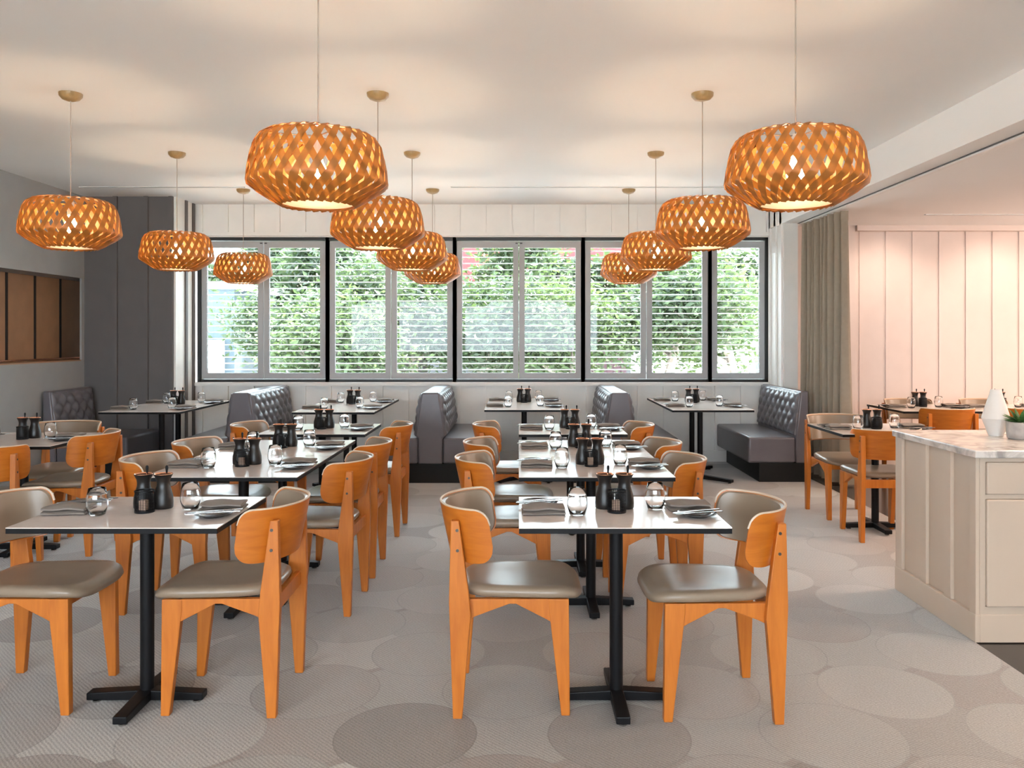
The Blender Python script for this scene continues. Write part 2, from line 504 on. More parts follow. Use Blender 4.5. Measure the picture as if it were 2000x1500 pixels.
# right pilaster
wr = struct(MB().box(BX + 0.02, 3.0, 8.80, YB + 0.2, 0, CZ).build('wall_right_pilaster', M['wallwhite'], smooth=0),
            'white pilaster between the windows and the curtain', 'wall')
for y_ in (8.86, 9.06, 9.26):
    MB().box(BX, BX + 0.02, y_ - 0.03, y_ + 0.03, 0.1, CZ).build('batten', M['wallwhite'], wr, 0)

# pink wall
PW = 9.05
wk = struct(MB().box(3.0, 8, PW, PW + 0.2, 0, RZ).build('wall_right_back', M['pink'], smooth=0),
            'blush board-and-batten wall behind the right tables', 'wall')
pb = MB().box(-0.02, 0.02, -0.011, 0, 0.12, RZ - 0.06).mesh('batten', M['pink'], 0)
x = 4.07
while x < 7.9:
    inst('batten', pb, wk, (x, PW, 0)); x += 0.2945
inst('batten', pb, wk, (3.78, PW, 0))
MB().box(3.70, 8, PW - 0.10, PW, RZ - 0.06, RZ).build('cornice', M['pink'], wk, 0)
MB().box(3.57, 3.69, PW - 0.07, PW, 0, RZ).build('corner_post', M['pink'], wk, 0)
MB().box(3.0, 8, PW - 0.02, PW, 0, 0.12).build('skirting', M['pink'], wk, 0)
struct(MB().box(8, 8.2, -4, 9.3, 0, RZ).build('wall_right', M['pink'], smooth=0), 'blush side wall far right', 'wall')
# rear of the hall: unseen wall, its openings shaped to let in fill daylight
struct(MB().box(-5.3, 8, -4.2, -4, 0, 1.0).box(-5.3, 8, -4.2, -4, 2.4, CZ).box(-5.3, -5.0, -4.2, -4, 0.08, 2.84).box(7.7, 8, -4.2, -4, 0.08, 2.84)
       .box(-1.6, -1.5, -4.2, -4, 0.08, 2.84).box(2.2, 8, -4.2, -4, 0.08, 2.84)
       .build('wall_rear', M['wallwhite'], smooth=0), 'rear wall behind the camera with openings added for fill light', 'wall')
struct(MB().box(-40, 40, -45, -4.2, -0.3, -0.1).build('ground_rear', plain('bounce_ground', (0.6, 0.58, 0.55), 0.8), smooth=0),  # reflecting ground added to throw daylight up at the ceiling
       'unseen pale ground behind the camera, added to bounce daylight indoors', 'ground')

# air slots
def air_slot(x0, x1, y, z, label):
    t = empty('air_slot', (x0, y, z))
    w = x1 - x0
    MB().box(0, w, -0.018, 0.018, -0.004, 0.0).build('blade', M['slot'], t, 0)
    MB().box(0, w, -0.026, -0.018, -0.006, 0.0).box(0, w, 0.018, 0.026, -0.006, 0).build('flange', M['white'], t, 0)
    tag(t, label, 'air vent')
air_slot(-4.40, -2.75, 8.22, CZ, 'thin dark air slot in the ceiling at left')
air_slot(-0.68, 2.12, 8.22, CZ, 'thin dark air slot in the ceiling at centre')
air_slot(4.05, 7.5, 8.17, RZ, 'thin slot in the pink ceiling at right')
t = empty('curtain_track', (3.0, 0, RZ))
MB().box(-0.004, 0.01, -3.9, 8.8, -0.006, 0).build('groove', M['slot'], t, 0)
MB().box(0.01, 0.05, -3.9, 8.8, -0.018, 0).build('rail', M['white'], t, 0)
tag(t, 'white curtain track running along the ceiling beam', 'curtain track')

# ------------------------------------------------------------------ windows with shutters
def window(n, x0, x1, split, label):
    w = struct(empty('window_%d' % n, (x0, YB, ZW0)), label, 'window')
    W = x1 - x0; Hh = ZW1 - ZW0
    MB().box(-0.02, 0.02, 0.03, 0.13, 0, Hh).box(W - 0.02, W + 0.02, 0.03, 0.13, 0, Hh) \
        .box(0, W, 0.03, 0.13, 0, 0.03).box(0, W, 0.03, 0.13, Hh - 0.035, Hh).build('frame', M['blackframe'], w, 0)
    MB().box(0.02, W - 0.02, 0.135, 0.141, 0.03, Hh - 0.035).build('pane', M['pane'], w, 0)
    lo, hi = 0.034, Hh - 0.042
    edges = [(0.024, W - 0.024)] if not split else [(0.024, W / 2 - 0.004), (W / 2 + 0.004, W - 0.024)]
    for k, (a, b) in enumerate(edges):
        st = 0.062
        s = MB().box(a, a + st, 0.045, 0.08, lo, hi).box(b - st, b, 0.045, 0.08, lo, hi) \
            .box(a + st, b - st, 0.045, 0.08, lo, lo + 0.07).box(a + st, b - st, 0.045, 0.08, hi - 0.075, hi) \
            .build('shutter', M['shutterframe'], w, 0)
        ww = b - a - 2 * st
        prof = []
        for q in range(12):
            an = 2 * PI * q / 12
            prof.append((0.030 * math.cos(an), 0.0050 * math.sin(an)))
        c_, s_ = math.cos(R(3)), math.sin(R(3))
        prof = [(u * c_ - v * s_, u * s_ + v * c_) for u, v in prof]
        sl = MB().prism(prof, 'x', 0, ww).mesh('slat', M['shutter'], 40)
        z0, z1 = lo + 0.07, hi - 0.075
        nsl = 20
        for j in range(nsl):
            z = z0 + (j + 0.5) * (z1 - z0) / nsl
            inst('slat', sl, s, (a + st, 0.062, z))
        if split:
            xx = b - 0.022 if k == 0 else a + 0.022
            MB().box(xx - 0.013, xx + 0.013, 0.036, 0.045, hi - 0.03, hi - 0.02).build('catch', M['blackframe'], s, 0)

wx = [-3.64, -2.18, -0.73, 0.735, 2.18]
wl_ = ['leftmost shuttered window beside the dark pilaster', 'second shuttered window from the left',
       'third shuttered window from the left, near the centre', 'fourth shuttered window from the left']
for i in range(4):
    window(i + 1, wx[i], wx[i + 1], True, wl_[i])
window(5, 2.18, 2.83, False, 'narrow single shuttered window at the right end')

# ------------------------------------------------------------------ outside the windows
GZ = -0.6
struct(MB().box(-40, 40, 9.6, 70, GZ - 0.2, GZ).build('ground', plain('pale_paving', (0.72, 0.71, 0.68), 0.8), smooth=0),
       'pale paved ground outside the windows', 'ground')
mb_blue = plain('pale_blue_render', (0.030, 0.046, 0.058), 0.7)
mb_white = plain('white_render', (0.82, 0.82, 0.80), 0.7)
mb_red = plain('red_brick_paint', (0.11, 0.016, 0.018), 0.8, var=0.1)
mb_grey = plain('grey_render', (0.032, 0.033, 0.036), 0.8)
mb_maroon = plain('maroon_paint', (0.030, 0.006, 0.013), 0.5)
mb_timber = plain('weathered_timber', (0.020, 0.017, 0.015), 0.8, var=0.2)
mb_win = plain('dark_window_glass', (0.02, 0.028, 0.035), 0.3)

b = empty('neighbour_building', (-6.0, 17, GZ))
MB().box(-1.6, 0.1, 0, 4, 0, 3.0).build('wall', mb_blue, b, 0)
MB().box(-1.7, 0.2, -0.1, 4, 3.0, 3.15).build('roof_edge', mb_white, b, 0)
MB().box(-1.6, -0.10, -0.3, 0, 0.95, 1.95).build('white_panel', mb_white, b, 0)
tag(b, 'pale blue building with a white panel outside the leftmost window', 'building')

b = empty('brick_building', (0.9, 27, GZ))
MB().box(-3.0, 2.8, 0, 6, 0, 4.2).build('wall', mb_grey, b, 0)
MB().box(-3.1, 2.9, -0.25, 6, 3.0, 5.2).build('upper_storey', mb_red, b, 0)
for k, xx in enumerate((-2.4, -1.3, -0.2, 0.9, 1.9)):
    w_ = MB().box(xx, xx + 0.85, -0.06, 0.02, 1.7, 2.75).build('window', mb_white, b, 0)
    MB().box(xx + 0.06, xx + 0.40, -0.08, -0.06, 1.76, 2.69).box(xx + 0.46, xx + 0.79, -0.08, -0.06, 1.76, 2.69).build('pane', mb_win, w_, 0)
tag(b, 'red building with a row of windows behind the middle trees', 'building')

b = empty('white_building', (9.5, 34, GZ))
MB().box(-6, 9, 0, 6, 0, 2.6).build('wall', mb_white, b, 0)
MB().box(-6.2, 9.2, -0.3, 6, 2.6, 2.9).build('roof_edge', mb_grey, b, 0)
for xx in (-4.5, -1.5, 1.5, 4.5):
    MB().box(xx, xx + 1.4, -0.05, 0.02, 1.0, 2.0).build('window', mb_win, b, 0)
tag(b, 'long low white building behind the trees at right', 'building')
b = empty('grey_building', (-13, 38, GZ))
MB().box(-10, 11, 0, 6, 0, 4.0).build('wall', mb_grey, b, 0)
MB().box(-10.2, 11.2, -0.3, 6, 4.0, 4.3).build('roof_edge', mb_white, b, 0)
for k in range(8):
    MB().box(-9 + k * 2.5, -7.6 + k * 2.5, -0.05, 0.02, 1.6, 3.0).build('window', mb_win, b, 0)
tag(b, 'long grey building far behind the left trees', 'building')

b = empty('container', (2.05, 17.5, GZ))
MB().box(-0.5, 0.25, 0, 1.6, 0.08, 2.02).build('body', mb_maroon, b, 0)
MB().box(-0.54, 0.29, -0.04, 1.64, 2.02, 2.10).build('lid', mb_maroon, b, 0)
for k in range(5):
    MB().box(-0.46 + k * 0.15, -0.42 + k * 0.15, -0.03, 0, 0.1, 2.0).build('rib', mb_maroon, b, 0)
MB().box(-0.45, 0.2, 0.1, 1.5, 0, 0.08).build('skid', mb_grey, b, 0)
tag(b, 'maroon metal container outside the fourth window', 'container')

b = empty('white_van', (2.9, 18.5, GZ))
MB().prism([(0, 0.35), (0, 1.55), (0.1, 1.75), (3.2, 1.75), (3.6, 1.2), (4.3, 1.0), (4.35, 0.35)], 'y', 0, 1.8).build('body', mb_white, b, 0, bevel=0.05)
MB().prism([(2.45, 1.2), (2.45, 1.62), (3.12, 1.62), (3.45, 1.2)], 'y', -0.012, 0.02).build('side_window', mb_win, b, 0)
for xx in (0.8, 3.5):
    w_ = MB(); w_.lathe([(0.0, -0.1), (0.30, -0.1), (0.33, -0.06), (0.33, 0.06), (0.30, 0.1), (0, 0.1)], 20)
    w_.v = [(p[0], p[2], p[1]) for p in w_.v]
    w_.build('wheel', M['black'], b, loc=(xx, 0.12, 0.33))
tag(b, 'white van parked behind the trees at right', 'van')

b = empty('timber_fence', (-4.4, 16.2, GZ))
for k in range(9):
    MB().box(0, 2.6, 0, 0.03, 0.05 + k * 0.17, 0.19 + k * 0.17).build('plank', mb_timber, b, 0)
for xx in (0.0, 1.28, 2.5):
    MB().box(xx, xx + 0.09, 0.03, 0.12, 0, 1.65).build('post', mb_timber, b, 0)
tag(b, 'dark horizontal timber fence outside the first two windows', 'fence')
b = empty('grey_wall_block', (-1.25, 16.5, GZ))
MB().box(0, 1.0, 0, 0.25, 0, 1.15).build('wall', mb_grey, b, 0)
MB().box(-0.04, 1.04, -0.04, 0.29, 1.15, 1.22).build('coping', mb_white, b, 0)
tag(b, 'low grey garden wall outside the third window', 'garden wall')

leafA = leaf_mat('leaf_dark', (0.012, 0.026, 0.012), (0.036, 0.060, 0.026), (0.055, 0.085, 0.028))
leafB = leaf_mat('leaf_light', (0.020, 0.040, 0.014), (0.055, 0.088, 0.030), (0.08, 0.115, 0.035))
bark = plain('grey_bark', (0.16, 0.135, 0.115), 0.85, var=0.25, scale=12)

def tree(x, y, h, crown, nleaf, mat, label, seed, lean=0.0, spread=1.2, zc=None, leaf=0.085):
    rnd = random.Random(seed)
    t = empty('garden_tree', (x, y, GZ))
    m = MB()
    tips = []
    top = Vector((lean, 0, h * 0.45))
    m.tube([(0, 0, 0), (lean * 0.4, 0.02, h * 0.22), tuple(top)], [0.11, 0.085, 0.065], 8)
    m.build('trunk', bark, t)
    br = MB()
    for k in range(9):
        a = rnd.uniform(0, 2 * PI); e = rnd.uniform(0.25, 1.15)
        ln = rnd.uniform(0.6, 1.0) * crown
        p0 = Vector((lean * 0.8, 0, h * rnd.uniform(0.28, 0.45)))
        d = Vector((math.cos(a) * math.cos(e) * spread, math.sin(a) * math.cos(e), math.sin(e)))
        p1 = p0 + d * ln * 0.5 + Vector((rnd.uniform(-.1, .1), 0, rnd.uniform(-.05, .1)))
        p2 = p0 + d * ln
        br.tube([p0, p1, p2], [0.045, 0.03, 0.012], 6)
        tips += [p1, p2]
        for q in range(3):
            d2 = (d + Vector((rnd.uniform(-.8, .8), rnd.uniform(-.8, .8), rnd.uniform(-.5, .6)))).normalized()
            p3 = p1 + d2 * ln * rnd.uniform(0.35, 0.6)
            br.tube([p1, (p1 + p3) / 2 + Vector((0, 0, .03)), p3], [0.02, 0.014, 0.006], 5)
            tips.append(p3)
    br.build('branches', bark, t)
    V = []; F = []
    for k in range(nleaf):
        c = rnd.choice(tips) + Vector((rnd.gauss(0, .26), rnd.gauss(0, .26), rnd.gauss(0, .24)))
        u = Vector((rnd.gauss(0, 1), rnd.gauss(0, 1), rnd.gauss(0, .6))).normalized()
        w = u.orthogonal().normalized()
        w.rotate(Matrix.Rotation(rnd.uniform(0, 6.28), 3, u))
        s_ = leaf * rnd.uniform(0.7, 1.3)
        n = len(V)
        nn = u.cross(w) * s_ * 0.12
        V += [c - u * s_, c + w * s_ * 0.42 + nn, c + u * s_, c - w * s_ * 0.42 + nn]
        F.append((n, n + 1, n + 2, n + 3))
    me = bpy.data.meshes.new('foliage'); me.from_pydata(V, [], F); me.materials.append(mat)
    o = inst('foliage', me, t); o['kind'] = 'stuff'
    tag(t, label, 'tree', 'trees outside the windows')

tree(-3.95, 14.8, 4.6, 1.25, 11000, leafA, 'dense green tree outside the leftmost window', 1, leaf=0.062)
tree(-3.0, 13.4, 3.6, 1.05, 7000, leafB, 'leafy light green tree between the first and second windows', 2, leaf=0.06)
tree(-1.95, 15.2, 5.0, 1.6, 15000, leafA, 'dense dark tree filling the second window', 3, leaf=0.065)
tree(-0.65, 14.4, 4.6, 1.1, 9000, leafA, 'bushy tree left of centre in the third window', 4, leaf=0.062)
tree(0.95, 13.9, 4.2, 0.95, 6500, leafB, 'light green tree at the right of the third window', 5, leaf=0.06)
tree(2.35, 14.2, 5.2, 1.4, 6000, leafA, 'open branched tree outside the fourth window', 6, lean=0.5, leaf=0.07)
tree(4.1, 14.6, 5.2, 1.6, 7500, leafB, 'open light green tree outside the narrow right window', 7, lean=-0.5, leaf=0.07)
tree(-7.4, 22.0, 6.2, 2.4, 15000, leafA, 'tall tree rising behind the pale blue building', 8, leaf=0.11)
tree(-3.8, 20.0, 5.8, 2.3, 17000, leafA, 'broad tree behind the trees of the second window', 9, leaf=0.10)
tree(-0.7, 19.6, 5.8, 2.1, 15000, leafB, 'broad tree behind the third window trees', 11, leaf=0.10)
tree(2.0, 23.0, 6.6, 2.2, 12000, leafA, 'tall tree standing behind the maroon container', 12, leaf=0.11)
tree(5.4, 21.0, 6.2, 2.3, 12000, leafA, 'tall tree behind the white van at right', 10, leaf=0.11)

# ================================================================== FURNITURE
# ------------------------------------------------------------------ chair
def shell_grid(off, z_in, nu=45, nv=9, scale=1.0):
    """points on the bent back: u round the ellipse, v up; off = distance inwards"""
    out = []
    for i in range(nu):
        w_ = -1 + 2 * i / (nu - 1)
        u = 0.35 * w_ + 0.65 * math.sin(w_ * PI / 2)
        row = []
        au = abs(u)
        zt = 0.775 - z_in; zb = 0.572 + z_in
        # rounded wing corners
        k = max(0.0, (au - 0.84) / 0.16)
        zt -= 0.055 * (1 - math.sqrt(max(0, 1 - k * k)))
        k2 = max(0.0, (au - 0.62) / 0.38)
        k3 = max(0.0, (au - 0.82) / 0.18)
        zb += 0.018 * k2 * k2 + 0.050 * (1 - math.sqrt(max(0, 1 - k3 * k3)))
        for j in range(nv):
            z = zb + (zt - zb) * j / (nv - 1)
            f = (z - 0.57) / 0.2
            th = u * PI / 2 * scale
            a = 0.185 + 0.012 * f - off; b_ = 0.232 + 0.012 * f - off
            x = -0.055 - a * math.cos(th) - 0.03 * f
            y = b_ * math.sin(th)
            row.append((x, y, z))
        out.append(row)
    return out

def make_chair():
    t = empty('dining_chair')
    # seat
    rings = [(0.0, 0.438), (0.86, 0.436), (0.97, 0.443), (1.0, 0.455), (0.985, 0.467), (0.93, 0.475), (0.78, 0.477), (0.45, 0.473), (0.0, 0.471)]
    n = 48
    V = []; F = []; idx = []
    for sc, z in rings:
        if sc == 0:
            idx.append([len(V)]); V.append((0.04, 0, z)); continue
        r = []
        for k in range(n):
            a = 2 * PI * k / n
            ca, sa = math.cos(a), math.sin(a)
            e = 2 / 4.2
            lx = math.copysign(abs(ca) ** e, ca); ly = math.copysign(abs(sa) ** e, sa)
            x = 0.04 + 0.235 * lx * sc
            hw = 0.200 + 0.016 * lx
            y = hw * ly * sc
            dz = -0.022 * max(0, (x - 0.17) / 0.105) ** 2 + 0.006 * (abs(y) / 0.2) ** 2 * (0.6 if z > 0.46 else 0)
            r.append(len(V)); V.append((x, y, z + dz))
        idx.append(r)
    for A, B in zip(idx, idx[1:]):
        for k in range(n):
            k2 = (k + 1) % n
            if len(A) == 1: F.append((A[0], B[k2], B[k]))
            elif len(B) == 1: F.append((A[k], A[k2], B[0]))
            else: F.append((A[k], A[k2], B[k2], B[k]))
    MB().add(V, F).build('seat', M['leather'], t, 60)
    # back shell + pad
    MB().sheet(shell_grid(0, 0), shell_grid(0.009, 0)).build('back_shell', M['ply'], t, 40)
    MB().sheet(shell_grid(0.0095, 0.004, scale=0.985), shell_grid(0.021, 0.008, scale=0.97)).build('back_pad', M['leather'], t, 40)
    g = shell_grid(0.005, 0)
    edge = [r[-1] for r in g]
    MB().tube([(p[0], p[1], p[2] + 0.001) for p in edge], 0.0052, 6).build('piping', M['edge'], t)
    for s in (-1, 1):
        rear = [(-0.214, 0), (-0.180, 0), (-0.148, 0.385), (-0.156, 0.47), (-0.192, 0.735), (-0.222, 0.735), (-0.229, 0.43)]
        y0, y1 = (0.190, 0.221)
        MB().prism(rear, 'y', s * y0, s * y1).build('leg', M['wood'], t, 0, bevel=0.003)
        front = [(0.190, 0), (0.222, 0), (0.218, 0.436), (0.143, 0.436), (0.143, 0.40)]
        MB().prism(front, 'y', s * 0.163, s * 0.195).build('leg', M['wood'], t, 0, bevel=0.003)
        rail = [(-0.17, 0.436), (-0.17, 0.352), (-0.13, 0.372), (-0.005, 0.418), (0.02, 0.418), (0.13, 0.362), (0.16, 0.345), (0.16, 0.436)]
        MB().prism(rail, 'y', s * 0.168, s * 0.192).build('side_rail', M['wood'], t, 0, bevel=0.002)
        for z in (0.625, 0.70):
            m = MB().lathe([(0, -0.001), (0.006, -0.001), (0.006, 0.002), (0, 0.002)], 10)
            m.v = [(p[0], p[2] * s, p[1]) for p in m.v]
            m.build('screw', M['screw'], t, loc=(-0.197 - 0.02 * (z - .62), s * 0.2212, z))
    MB().box(0.155, 0.178, -0.165, 0.165, 0.385, 0.436).build('cross_rail', M['wood'], t, 0, bevel=0.002)
    MB().box(-0.205, -0.182, -0.192, 0.192, 0.375, 0.432).build('cross_rail', M['wood'], t, 0, bevel=0.002)
    return t

chair0 = make_chair()
first = [True]
def place_chair(x, y, deg, label, group):
    if first[0]:
        o = chair0; first[0] = False
    else:
        o = copy_tree(chair0)
    o.location = (x, y, 0); o.rotation_euler = (0, 0, R(deg))
    tag(o, 'honey beech dining chair with taupe seat, ' + label, 'chair', group)

# ------------------------------------------------------------------ tables
def make_table(x0, x1, y0, y1, label, group, booth=False):
    cx, cy = (x0 + x1) / 2, (y0 + y1) / 2
    t = empty('dining_table', (cx, cy, 0))
    w, d = (x1 - x0) / 2 - 0.001, (y1 - y0) / 2 - 0.001
    MB().box(-w, w, -d, d, 0.7365, 0.740).build('table_top', M['tabletop'], t, 0)
    MB().box(-w, w, -d, d, 0.718, 0.7365).build('edge_band', M['black'], t, 0, bevel=0.001)
    cols = [(0, -0.19), (0, 0.19)] if booth else [(0, 0)]
    for c in cols:
        MB().lathe([(0, 0.035), (0.026, 0.035), (0.026, 0.70), (0, 0.70)], 20, (c[0], c[1], 0)).build('column', M['black'], t)
        MB().box(c[0] - 0.14, c[0] + 0.14, c[1] - 0.11, c[1] + 0.11, 0.70, 0.718).build('top_bracket', M['black'], t, 0)
    if booth:
        MB().box(-0.03, 0.03, -0.22, 0.22, 0.02, 0.055).build('base_bar', M['black'], t, 0, bevel=0.003)
        L_, angs, offs = 0.36, (45, 135, 225, 315), 0.19
    else:
        L_, angs, offs = 0.225, (0, 90, 180, 270), 0.0
    foot = MB()
    foot.prism([(0, 0.012), (L_, 0.012), (L_, 0.040), (0, 0.052)], 'y', -0.026, 0.026)
    fm = foot.mesh('foot', M['black'], 0)
    gm = MB().lathe([(0, 0), (0.016, 0), (0.016, 0.006), (0.006, 0.008), (0.006, 0.013), (0, 0.013)], 12).mesh('glide', M['steel'])
    for a in angs:
        oy = offs * (1 if 0 < a < 180 else -1) if booth else 0
        f = inst('foot', fm, t, (0, oy, 0), R(a))
        m = f.modifiers.new('bevel', 'BEVEL'); m.width = 0.004; m.segments = 2
        inst('glide', gm, f, (L_ - 0.03, 0, 0))
    tag(t, label, 'table', group)
    return cx, cy

# ------------------------------------------------------------------ tableware prototypes (meshes shared)
glass_me = MB().lathe([(0, 0), (0.024, 0), (0.030, 0.004), (0.0385, 0.035), (0.0392, 0.050), (0.036, 0.078), (0.0305, 0.103),
                       (0.0295, 0.1035), (0.0286, 0.102), (0.0342, 0.078), (0.0375, 0.050), (0.0368, 0.036), (0.0285, 0.010), (0.02, 0.008), (0, 0.008)], 32).mesh('glass', M['glass'], 60)
pot_body = MB().lathe([(0, 0), (0.034, 0), (0.0375, 0.004), (0.0385, 0.022), (0.0370, 0.045), (0.0310, 0.068), (0.0252, 0.088), (0.0240, 0.100),
                       (0.0262, 0.114), (0.0330, 0.128), (0.0368, 0.134), (0.0352, 0.135), (0.028, 0.128), (0.022, 0.112), (0.020, 0.09), (0, 0.088)], 28).mesh('body', M['pot'], 60)
pot_rim = MB().lathe([(0.0300, 0.1305), (0.0352, 0.1352), (0.0346, 0.1368), (0.0290, 0.1325), (0.0300, 0.1305)], 28).mesh('copper_rim', M['copper'], 60)
pot_spoon = MB().tube([(0.0, 0, 0.092), (0.012, 0, 0.132), (0.0135, 0, 0.142)], 0.0028, 8).mesh('spoon_stem', M['copper'])
pot_knob = MB().tube([(0.0135, 0, 0.139), (0.0135, 0, 0.146), (0.0137, 0, 0.158), (0.0137, 0, 0.166), (0.0137, 0, 0.169)],
                     [0.0035, 0.0042, 0.0058, 0.0052, 0.002], 10).mesh('spoon_handle', M['black'])
mbk = MB()
for k in range(24):
    a = 2 * PI * k / 24
    mbk.tube([(0.035 * math.cos(a), 0.035 * math.sin(a), 0.004), (0.035 * math.cos(a), 0.035 * math.sin(a), 0.082)], 0.0008, 4)
for j in range(12):
    z = 0.008 + j * 0.0062
    mbk.lathe([(0.0345, z - .0007), (0.0357, z - .0007), (0.0357, z + .0007), (0.0345, z + .0007), (0.0345, z - .0007)], 24)
basket_wire = mbk.mesh('wire_mesh', M['black'], 60)
basket_rim = MB().lathe([(0.0340, 0.080), (0.0372, 0.080), (0.0372, 0.085), (0.0340, 0.085), (0.0340, 0.080)], 28).mesh('rim', M['black'], 60)
basket_base = MB().lathe([(0, 0), (0.036, 0), (0.0365, 0.008), (0.033, 0.009), (0, 0.005)], 28).mesh('base', M['black'], 60)
plate_me = MB().lathe([(0, 0), (0.040, 0), (0.044, 0.004), (0.060, 0.009), (0.0735, 0.014), (0.0735, 0.0155), (0.058, 0.0125), (0.042, 0.008), (0, 0.007)], 36).mesh('plate', M['plate'], 60)
sachet_me = MB().box(-0.014, 0.014, -0.0015, 0.0015, 0.008, 0.046).mesh('sachet', M['sachet'], 0)

def napkin_mesh():
    m = MB()
    nu, nv = 17, 7
    for (z0, th, wx_, wy_, ph, sk) in ((0.0, 0.017, 0.082, 0.054, 0.0, 0.0), (0.0165, 0.015, 0.080, 0.050, 1.7, 0.003)):
        top = []; bot = []
        for i in range(nu):
            u = -1 + 2 * i / (nu - 1); rt = []; rb = []
            for j in range(nv):
                v = -1 + 2 * j / (nv - 1)
                rnd = (1 - abs(v) ** 4) * (1 - 0.5 * abs(u) ** 8)
                wav = 0.0022 * math.sin(u * 4.1 + ph + v * 1.2)
                y = v * wy_ + 0.003 * math.sin(u * 3 + ph)
                rt.append((u * wx_, y, z0 + th * (0.45 + 0.55 * rnd) + wav + sk))
                rb.append((u * wx_, y, z0 + th * (0.25 - 0.25 * rnd) + (wav if z0 else 0) + 0.0))
            top.append(rt); bot.append(rb)
        m.sheet(top, bot)
    return m.mesh('napkin', M['napkin'], 50)
napkin_me = napkin_mesh()

def knife_mesh():
    m = MB()
    m.prism([(-0.10, -0.0045), (-0.01, -0.0055), (0.0, -0.007), (0.09, -0.008), (0.105, -0.002), (0.108, 0.006), (0.0, 0.006), (-0.01, 0.0045), (-0.10, 0.0055)], 'z', 0, 0.003)
    return m.mesh('knife', M['steel'], 0)
def fork_mesh():
    m = MB()
    m.prism([(-0.10, -0.006), (0.02, -0.003), (0.045, -0.010), (0.06, -0.011), (0.06, 0.011), (0.045, 0.010), (0.02, 0.003), (-0.10, 0.006)], 'z', 0, 0.003)
    for k in range(4):
        y = -0.0092 + k * 0.0061
        m.box(0.06, 0.095, y - 0.0013, y + 0.0013, 0.0, 0.003)
    return m.mesh('fork', M['steel'], 0)
knife_me = knife_mesh(); fork_me = fork_mesh()
TZ = 0.740

def setting(cx, cy, side, where, seat, dy=0.0, seed=0):
    """side -1: guest on the left, +1: guest on the right of the table"""
    rnd = random.Random(seed)
    s = side
    def pos(dx, dyy): return (cx + (-s) * dx, cy + dy + (-s) * dyy)
    # napkin
    x, y = pos(-0.285, -0.035)
    o = inst('napkin', napkin_me, None, (x, y, TZ), R(rnd.uniform(-4, 4)) + (PI if s > 0 else 0))
    tag(o, 'folded taupe napkin, %s, on %s' % (seat, where), 'napkin', 'napkins on the tables')
    x, y = pos(-0.295, 0.095 if s > 0 else 0.115)
    o = inst('side_plate', plate_me, None, (x, y, TZ))
    tag(o, 'small charcoal side plate, %s, on %s' % (seat, where), 'plate', 'side plates on the tables')
    a = R(rnd.uniform(8, 28)) + (PI if s > 0 else 0)
    o = inst('knife', knife_me, None, (x, y + 0.012, TZ + 0.0158), a)
    tag(o, 'steel knife across the plate, %s, on %s' % (seat, where), 'knife', 'knives on the plates')
    o = inst('fork', fork_me, None, (x, y - 0.018, TZ + 0.0158), a + R(-6))
    tag(o, 'steel fork across the plate, %s, on %s' % (seat, where), 'fork', 'forks on the plates')
    x, y = pos(-0.157, -0.075 if s < 0 else -0.03)
    o = inst('drinking_glass', glass_me, None, (x, y, TZ))
    tag(o, 'clear stemless glass, %s, on %s' % (seat, where), 'glass', 'stemless glasses on the tables')

def condiments(cx, cy, where, sachets=False, turn=0.0):
    rot = Matrix.Rotation(turn, 2)
    for k, (dx, nm) in enumerate(((-0.039, 'left'), (0.039, 'right'))):
        p = rot @ Vector((dx, 0.055))
        t = empty('condiment_pot', (cx + p.x, cy + p.y, TZ))
        for nm2, me in (('body', pot_body), ('copper_rim', pot_rim), ('spoon_stem', pot_spoon), ('spoon_handle', pot_knob)):
            inst(nm2, me, t)
        tag(t, 'black waisted condiment pot, %s of the pair, on %s' % (nm, where), 'pot', 'condiment pots on the tables')
    p = rot @ Vector((0.0, -0.022))
    t = empty('wire_basket', (cx + p.x, cy + p.y, TZ))
    for nm2, me in (('wire_mesh', basket_wire), ('rim', basket_rim), ('base', basket_base)):
        inst(nm2, me, t)
    tag(t, 'small black wire basket before the pots on %s' % where, 'basket', 'wire baskets on the tables')
    if sachets:
        for k, (q, nm) in enumerate(((-0.010, 'front'), (0.0, 'middle'), (0.010, 'back'))):
            o = inst('sachet', sachet_me, None, (cx + p.x - 0.004, cy + p.y + q, TZ), R(6 * (k - 1)))
            tag(o, 'brown paper sachet, %s one in the basket on %s' % (nm, where), 'sachet', 'sachets in the baskets')

ROWY = [(2.91, 3.475), (3.96, 4.665), (4.67, 5.375), (5.70, 6.38)]
ORD = ['front', 'second', 'third', 'last']
CHY = [3.24, 4.37, 5.02, 6.02]
for row, x0, x1, xl, xr in (('left', -1.825, -1.070, -1.83, -1.06), ('middle', 0.0, 0.760, -0.06, 0.715)):
    for k in range(4):
        where = '%s table of %s row' % (ORD[k], row)
        cx, cy = make_table(x0, x1, ROWY[k][0], ROWY[k][1],
                            'pale-topped square dining table on black cross base, %s of the %s row' % (ORD[k], row), 'tables in the two rows')
        setting(cx, cy, -1, where, 'left place', seed=k)
        setting(cx, cy, 1, where, 'right place', seed=k + 20)
        condiments(cx, cy, where, sachets=(k < 2))
        XL = {('left', 0): -1.905, ('middle', 0): -0.03}.get((row, k), xl)
        XR = {('left', 0): -1.12, ('middle', 0): 0.753}.get((row, k), xr)
        yr = 3.21 if (row, k) == ('middle', 0) else CHY[k] + (0.02 if k == 0 else 0)
        place_chair(XL, CHY[k] + 0.02, [0, 1.5, -1, 1][k], 'left of %s' % where, 'chairs at the two rows')
        place_chair(XR, yr, 180 + [1, -1.5, 1, 0][k], 'right of %s' % where, 'chairs at the two rows')

